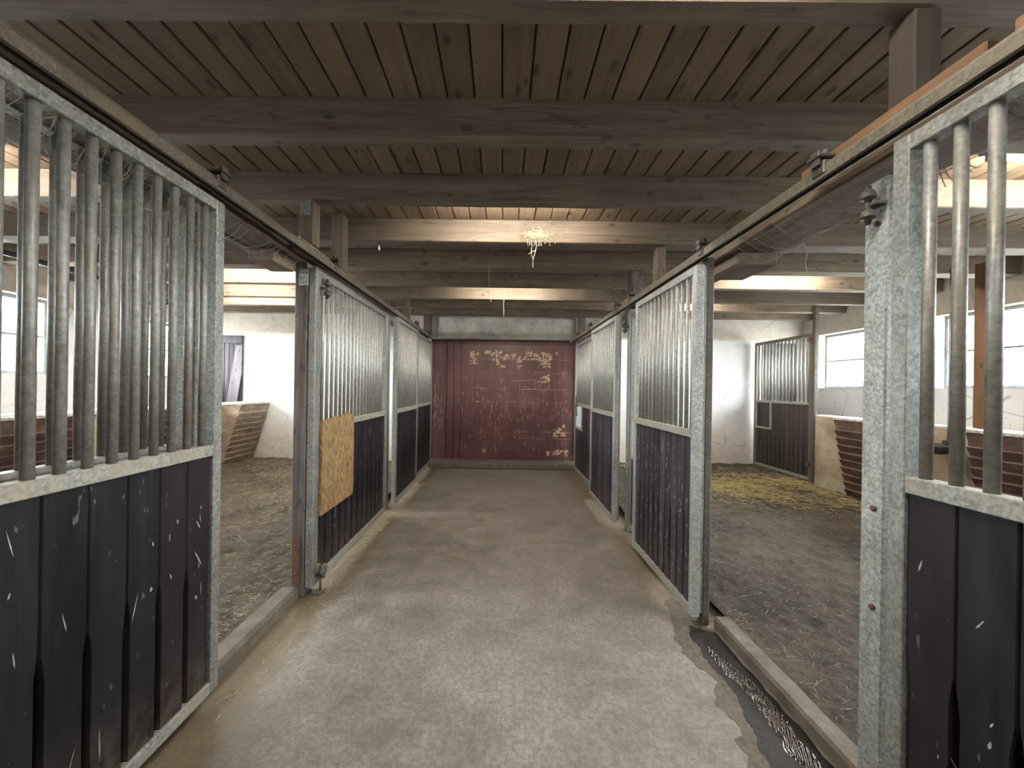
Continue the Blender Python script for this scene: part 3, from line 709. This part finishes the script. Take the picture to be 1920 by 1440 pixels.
# ------------------------------------------------------------------ feed troughs (ribbed, flared towards the top)
def trough(label, side, xw, y0, y1, out, mat, zt=1.16):
    """side +1: stands against a wall on the -x side and flares towards +x"""
    t = thing('feed_trough', label, 'trough', (xw, y0, .0)); L = y1 - y0; n = 9; zb = .10
    m = MB(); zs = [zb + (zt - .16 - zb) * i / n for i in range(n + 1)]
    prof = [(0, .02), (.05, .02)]
    for i in range(n):
        o0 = .03 + (out - .03) * (zs[i] / zt); o1 = .03 + (out - .03) * (zs[i + 1] / zt)
        prof += [(o0, zs[i] + .004), (o1 + .028, zs[i + 1] - .012), (o1 + .004, zs[i + 1])]
    prof += [(out, zt - .03), (0, zt - .03)]
    P = [(side * a, z) for a, z in prof]
    m.prism(P, 1, 0, L); m.build('body', mat, t)
    r = MB(); w = .05
    def bx(a0, a1, ya, yb, z0, z1):
        q = sorted((side * a0, side * a1)); r.box(q[0], q[1], ya, yb, z0, z1, .006)
    bx(out - w, out + .012, -.01, L + .01, zt - .03, zt + .004); bx(0, out - w, -.01, w, zt - .03, zt + .004); bx(0, out - w, L - w, L + .01, zt - .03, zt + .004)
    r.build('rim', 'peel', t)
    return t
TG = 'ribbed feed troughs'
trough('ribbed feed trough seen through the nearest barred door below the overexposed window', 1, -4.875, 2.4, 4.22, .38, 'trough')
trough('ribbed feed trough half hidden at the edge of the nearest barred door', 1, -4.875, 4.95, 6.15, .38, 'trough')
tc = trough('pale-lit ribbed feed trough with an iron ring under the plank door', 1, -4.875, 6.58, 7.37, .38, 'trough_pale')
m = MB(); R_ = .035; m.tube([(.27 + .01 * math.cos(a), .40 + R_ * math.sin(a), .66 + R_ * math.cos(a)) for a in [2 * PI * i / 14 for i in range(15)]], .007, 6, False); m.build('tether_ring', 'iron', tc)
trough('brick-red ribbed feed trough beside the dusty two-pane window, behind the galvanised post', -1, 4.795, 4.45, 5.30, .24, 'trough')
trough('brick-red ribbed feed trough under the brown wooden post, seen through the bars', -1, 4.795, 2.3, 3.80, .24, 'trough')
tag(solid('wooden_post', 'post_orange', 4.82, 4.93, 3.86, 3.97, 1.162, 2.838, .004), 'orange-brown wooden post standing on the low feed wall', 'post')
# drinking bowl with its supply pipe
t = thing('drinking_bowl', 'dark automatic drinking bowl on the feed wall beside the brick-red trough', 'drinking bowl', (4.79, 4.12, .94))
m = MB(); m.lathe((-.13, 0, 0), [(.03, -.075), (.09, -.055), (.125, 0), (.13, .03), (.12, .03), (.11, 0), (.07, -.035), (.02, -.045)], 20); m.box(-.03, 0, -.07, .07, -.06, .07, .006); m.build('bowl', 'iron', t)
m = MB(); m.tube([(-.05, -.02, .05), (-.045, -.02, .3), (-.045, -.02, 1.9)], .017, 8); m.build('supply_pipe', 'galv', t)
# black pipe slung under the joists on the trough side
t = thing('water_pipe', 'black water pipe slung under the joists above the trough-side windows', 'pipe', (-4.85, -1.5, 2.74))
m = MB(); m.tube([(0, 0, 0), (0, 7.45, 0), (-.04, 7.5, 0), (-.93, 7.5, 0)], .028, 10); m.build('pipe', 'black_pipe', t)
for j in (7, 9, 11):
    m = MB(); y = JO[j][0] + .05 + 1.5; m.tube([(-.03, y, -.01), (-.035, y, .05), (-.035, y, .098)], .006, 6); m.tube([(.03, y, -.01), (.035, y, .05), (.035, y, .098)], .006, 6); m.box(-.036, .036, y - .008, y + .008, -.036, -.028); m.build('hanger', 'iron', t)
m = MB(); m.tube([(0, 5.85, -.01), (0, 5.85, -.5), (0.0, 5.85, -1.45)], .014, 8); m.build('drop_pipe', 'black_pipe', t)

# ------------------------------------------------------------------ fluorescent lights between the joists
LG = 'tube lights between the joists'
def lamp(x, y, label, L=1.2):
    t = thing('ceiling_light', label, 'ceiling light', (x, y, ZC), LG)
    m = MB(); m.box(-L / 2 - .03, L / 2 + .03, -.035, .035, -.035, 0, .004); m.build('housing', 'housing', t)
    m = MB(); m.tube([(-L / 2, 0, -.058), (L / 2, 0, -.058)], .014, 10); m.build('tube', 'tube', t)
    for s in (-1, 1):
        m = MB(); m.box(s * L / 2 - .012, s * L / 2 + .012, -.016, .016, -.076, -.035, .003); m.build('end_cap', 'housing', t)
lamp(.10, 3.03, 'tube light hidden behind the third joist, lighting the straw nest')
lamp(.10, 5.36, 'tube light hidden over the middle of the aisle, lighting the glowing joist')
lamp(.4, -1.25, 'tube light behind the viewer over the aisle')
lamp(.35, .98, 'tube light above the viewer, in front of the nearest joist')
lamp(3.62, 2.42, 'visible glowing tube light over the stall behind the bright galvanised post')
lamp(3.5, 4.74, 'tube light hidden over the hay stall')
lamp(-3.75, 5.47, 'added tube light between the sixth and seventh joists, brightening the trough stall')  # out-of-sight lamp added to brighten the seventh joist
lamp(-4.1, 6.12, 'added tube light brightening the far end of the trough stall')  # added to lift the eighth joist on this side, lamp itself unseen
lamp(2.9, 6.12, 'added tube light brightening the far end of the hay stall')  # extra unseen lamp, brightens the eighth joist above the hay
lamp(-3.9, 2.42, 'tube light hidden over the stall with the black water pipe')
lamp(-3.2, 4.74, 'tube light hidden over the stall with the plank door')

# ------------------------------------------------------------------ puddle
def sheet(pts, z, name, mat, parent, h=.0015):
    m = MB(); m.prism(pts, 2, z, z + h); return m.build(name, mat, parent)
def rough_outline(pts, amp, sd, n=9):
    out = []; r = random.Random(sd)
    for i, p in enumerate(pts):
        q = pts[(i + 1) % len(pts)]
        for k in range(n):
            f_ = k / n; x = p[0] + (q[0] - p[0]) * f_; y = p[1] + (q[1] - p[1]) * f_
            out.append((x + noise.noise(Vector((x * 14, y * 14, sd))) * amp + r.uniform(-.2, .2) * amp, y + noise.noise(Vector((x * 14, y * 14, sd + 5))) * amp))
    return out
pd = thing('puddle', 'dark wet puddle with a glinting trickle along the kerb', 'puddle', (0, 0, 0))
tide = [(1.335, 2.40), (1.24, 2.80), (1.17, 2.70), (1.12, 2.47), (1.05, 2.22), (1.08, 2.12), (1.12, 1.97), (1.03, 1.86), (1.09, 1.74), (1.03, 1.62), (.98, 1.45), (.92, 1.25), (1.34, 1.2), (1.345, 1.8)]
dampo = [(1.34, 2.38), (1.22, 2.46), (1.165, 2.36), (1.16, 2.2), (1.16, 2.05), (1.17, 1.9), (1.14, 1.8), (1.13, 1.68), (1.09, 1.55), (1.04, 1.35), (1.0, 1.22), (1.345, 1.2), (1.35, 1.8)]
sheet(rough_outline(tide, .03, 3), .0005, 'drying_edge', 'tide', pd, .001)
sheet(rough_outline(dampo, .022, 5), .0017, 'wet_floor', 'damp', pd, .001)
# the trickle: a thin rippled film of running water
m = MB(); ny, nx = 300, 34; rows = []
for j in range(ny + 1):
    f_ = j / ny; y = 1.47 + .80 * f_
    xc = 1.275 - .012 * math.sin(f_ * 9) - .05 * f_ ** 3 + noise.noise(Vector((y * 9, 1, 2))) * .012
    hw = .044 * min(1, f_ * 9, (1 - f_) * 4 + .1) * (1 + .45 * noise.noise(Vector((y * 14, 5, 2))))
    row = []
    for i in range(nx + 1):
        u = i / nx * 2 - 1; x = xc + u * hw; p = Vector((x, y, 0))
        ph = (x * .88 - y * .47) * 392 + noise.noise(p * 26) * 3.2 + noise.noise(p * 70) * 1.6
        z = .0030 + (.00102 * math.sin(ph) + noise.noise(p * 160) * .0003) * min(1, (1 - abs(u)) * 5) + .0012 * (1 - u * u)
        row.append(m.bm.verts.new((x, y, z)))
    rows.append(row)
for a, b in zip(rows, rows[1:]):
    for i in range(nx):
        q = m.bm.faces.new((a[i], a[i + 1], b[i + 1], b[i])); q.smooth = True
m.build('trickle', 'water', pd)

# ------------------------------------------------------------------ straw
def strands(name, n, fn, mat, label, cat, seed, lo=.03, hi=.16, w=.0016, lift=.004):
    r = random.Random(seed); m = MB(); bm = m.bm
    for i in range(n):
        x, y, z = fn(r); L = r.uniform(lo, hi) * (.6 + .4 * r.random()); a = r.uniform(0, 2 * PI); tl = r.gauss(0, .16); bend = r.gauss(0, .10)
        p = Vector((x, y, z + lift)); d = Vector((math.cos(a), math.sin(a), 0)); prev = None; sg = 3
        for k in range(sg + 1):
            f_ = k / sg - .5
            c = p + d * L * f_ + Vector((-d.y, d.x, 0)) * bend * L * (f_ * f_ - .08) + Vector((0, 0, abs(tl) * L * (f_ + .5) * .6))
            s = Vector((-d.y, d.x, 0)) * w
            ring = [bm.verts.new(c + s), bm.verts.new(c - s), bm.verts.new(c + Vector((0, 0, w * 1.5)))]
            if prev:
                for j in range(3): bm.faces.new((prev[j], prev[(j + 1) % 3], ring[(j + 1) % 3], ring[j]))
            prev = ring
    o = m.build(name, mat); tag(o, label, cat, None, 'stuff'); return o
def gz(lv, sd):
    def h(x, y):
        p = Vector((x, y, sd)); return lv(x, y) + noise.noise(p * 1.6) * .016 + noise.noise(p * 5.1) * .014 + noise.noise(p * 11) * .014 + max(0, noise.noise(p * 19)) * .022
    return h
hL, hR = gz(lvlL, 3.3), gz(lvlR, 9.1)
def fL(r):
    while 1:
        x = -1.58 - r.random() ** 1.5 * 3.2; y = r.uniform(1.6, 7.3)
        if noise.noise(Vector((x * .9, y * .9, 2))) + .45 > r.random() * .9: return x, y, hL(x, y)
def fR(r):
    while 1:
        x = 1.5 + r.random() ** 1.3 * 3.2; y = r.uniform(1.2, 7.2)
        if noise.noise(Vector((x * .9, y * .9, 7))) + .35 > r.random(): return x, y, hR(x, y)
def fH(r):
    while 1:
        x = r.uniform(2.2, 4.7); y = r.gauss(5.9 - .28 * (x - 3.2), .5)
        if 4.6 < y < 7.3 and noise.noise(Vector((x * 1.3, y * 1.3, 4))) + .6 > r.random(): return x, y, hR(x, y) + r.random() * .02
strands('loose_straw', 5600, fL, 'straw_pale', 'pale loose straw scattered over the stall floor beside the chipboard door', 'straw', 31, .008, .06, .0009, .003)
strands('loose_straw', 2000, fR, 'straw', 'thin scattered straw on the earth floor beyond the puddle kerb', 'straw', 32, .010, .08, .0009, .003)
strands('hay', 3000, fH, 'hay', 'yellow hay lying in front of the barred gate', 'hay', 33, .04, .24, .0021)
def fA(r):
    if r.random() < .72:
        y = r.uniform(1.7, 6.5); return -1.31 + abs(r.gauss(0, .06)), y, .0005
    return r.uniform(-1.2, .9), r.uniform(1.5, 6.8), .0005
strands('floor_chaff', 170, fA, 'straw', 'wisps of straw along the edge of the concrete aisle', 'straw', 34, .02, .10, .0012, .001)
def fT(r): return -1.255 + r.gauss(0, .022), 3.95 + r.gauss(0, .22), .0005
strands('straw_tuft', 260, fT, 'straw', 'little heap of straw at the foot of the chipboard door', 'straw', 35, .02, .08, .0014, .006)

# straw nest on the lit joist, hanging wisps
r = random.Random(9); m = MB()
for i in range(330):
    x = r.gauss(.30, .075); z = 2.905 + r.gauss(0, .018); y = 3.528 - abs(r.gauss(0, .008)); a = r.uniform(0, 2 * PI); L = r.uniform(.012, .045)
    m.tube([(x, y, z), (x + math.cos(a) * L * .5, y - .004, z + math.sin(a) * L * .35), (x + math.cos(a) * L, y + .001, z + math.sin(a) * L * .6)], .0016, 4)
for i in range(16):
    x = .30 + r.gauss(0, .06); m.tube([(x, 3.52, 2.85), (x + r.gauss(0, .006), 3.515, 2.84 - r.uniform(.01, .05))], .0014, 4)
for x in (.245, .285):
    m.tube([(x, 3.52, 2.86), (x + .006, 3.515, 2.80), (x - .004, 3.515, 2.74), (.262, 3.515, 2.68), (.262, 3.515, 2.60)], .0026, 5)
m.tube([(.215, 3.515, 2.725), (.285, 3.512, 2.765)], .003, 5)
tag(m.build('straw_nest', 'straw'), 'tuft of dry straw stuck on the lit joist with wisps hanging down', 'nest', None, 'stuff')
def twine(pts, label, rr=.003):
    m = MB(); m.tube(pts, rr, 5); tag(m.build('hanging_twine', 'twine'), label, 'twine', 'bits of twine hanging from the ceiling')
twine([(-.170, 4.27, 2.86), (-.165, 4.26, 2.80), (-.172, 4.26, 2.74), (-.163, 4.26, 2.68), (-.168, 4.26, 2.62)], 'thin twine hanging from the dark joist behind the lit one')
twine([(.01, 5.82, 2.98), (.004, 5.82, 2.85), (-.004, 5.82, 2.76), (.003, 5.82, 2.66), (-.001, 5.82, 2.58)], 'long thin twine hanging in front of the glowing joist')
twine([(-.22, 5.82, 2.87), (-.20, 5.815, 2.83), (-.19, 5.81, 2.80)], 'short curl of twine at the glowing joist', .003)
twine([(2.72, 3.52, 2.86), (2.75, 3.51, 2.77), (2.735, 3.51, 2.68), (2.75, 3.51, 2.60)], 'frayed twine hanging over the hay stall entrance', .005)
t = thing('insulator', 'small white drop-shaped insulator hanging under the lit joist', 'insulator', (-1.18, 3.60, 2.84))
m = MB(); m.lathe((0, 0, -.045), [(.004, -.022), (.013, -.012), (.012, 0), (.006, .016), (.003, .03)], 10); m.build('drop', 'porcelain', t)
m = MB(); m.tube([(0, 0, -.015), (0, 0, 0)], .002, 6); m.build('wire', 'iron', t)

# cobwebs on the timbers and in the tops of the bars
def web(pairs, n, sag, seed, label, rr=.0009):
    r = random.Random(seed); m = MB()
    for i in range(n):
        a, b = r.choice(pairs); f0, f1 = r.random(), r.random()
        p = Vector(a[0]).lerp(Vector(a[1]), f0); q = Vector(b[0]).lerp(Vector(b[1]), min(1, max(0, f0 + r.gauss(0, .06))))
        s = sag * r.uniform(.3, 1.2); pts = []
        for k in range(6):
            u = k / 5; w = p.lerp(q, u); w.z -= s * 4 * u * (1 - u); w += Vector((r.gauss(0, .003),) * 3); pts.append(w)
        m.tube(pts, rr * r.uniform(.6, 2.), 3, False)
    tag(m.build('cobweb', 'web'), label, 'cobweb', None, 'stuff')
web([((( -1.42, 1.9, 2.37), (-1.42, 2.68, 2.37)), ((-1.70, 1.95, 2.37), (-1.62, 2.68, 2.33)))], 14, .05, 1, 'dusty cobwebs under the header beam above the open stall beside the wooden post')
web([(((1.40, 1.5, 2.37), (1.40, 2.44, 2.37)), ((1.68, 1.5, 2.37), (1.68, 2.40, 2.33)))], 26, .06, 2, 'dusty cobwebs under the header beam above the hay stall entrance')
web([(((-1.36, .9, 2.30), (-1.36, 1.75, 2.30)), ((-1.48, .9, 2.27), (-1.48, 1.72, 2.20)))], 60, .05, 3, 'dusty cobwebs in the top of the nearest door bars opposite the galvanised post')
web([(((1.27, .9, 2.25), (1.27, 1.2, 2.25)), ((1.42, .8, 2.24), (1.42, 1.3, 2.16)))], 26, .05, 4, 'dusty cobwebs in the top of the door bars beside the galvanised post')

# ------------------------------------------------------------------ world, camera, view
w = bpy.data.worlds.new('sky'); SC.world = w; w.use_nodes = True; nt = w.node_tree; nt.nodes.clear()
bg = nt.nodes.new('ShaderNodeBackground'); wo = nt.nodes.new('ShaderNodeOutputWorld'); nt.links.new(bg.outputs[0], wo.inputs[0])
bg.inputs[0].default_value = (.93, .97, 1.0, 1); bg.inputs[1].default_value = 34.0

cam = bpy.data.cameras.new('camera'); co = bpy.data.objects.new('camera', cam); C.objects.link(co); SC.camera = co
cam.sensor_width = 36; cam.sensor_fit = 'HORIZONTAL'; cam.lens = 13.5; cam.clip_start = .02
cam.shift_x = (960 - 937) / 1920; cam.shift_y = (727 - 720) / 1920
co.matrix_world = Matrix.Translation((0, 0, 1.5)) @ Matrix.Rotation(.007, 4, 'Z') @ Matrix.Rotation(PI / 2, 4, 'X') @ Matrix.Rotation(.0153, 4, 'Z')
vs = SC.view_settings; vs.view_transform = 'Standard'; vs.look = 'None'; vs.gamma = 1; vs.use_curve_mapping = False; vs.exposure = 1.2
cy = SC.cycles
cy.max_bounces = 10; cy.diffuse_bounces = 6; cy.glossy_bounces = 3; cy.transparent_max_bounces = 12; cy.sample_clamp_indirect = 6; cy.caustics_reflective = False; cy.caustics_refractive = False
cy.use_denoising = True
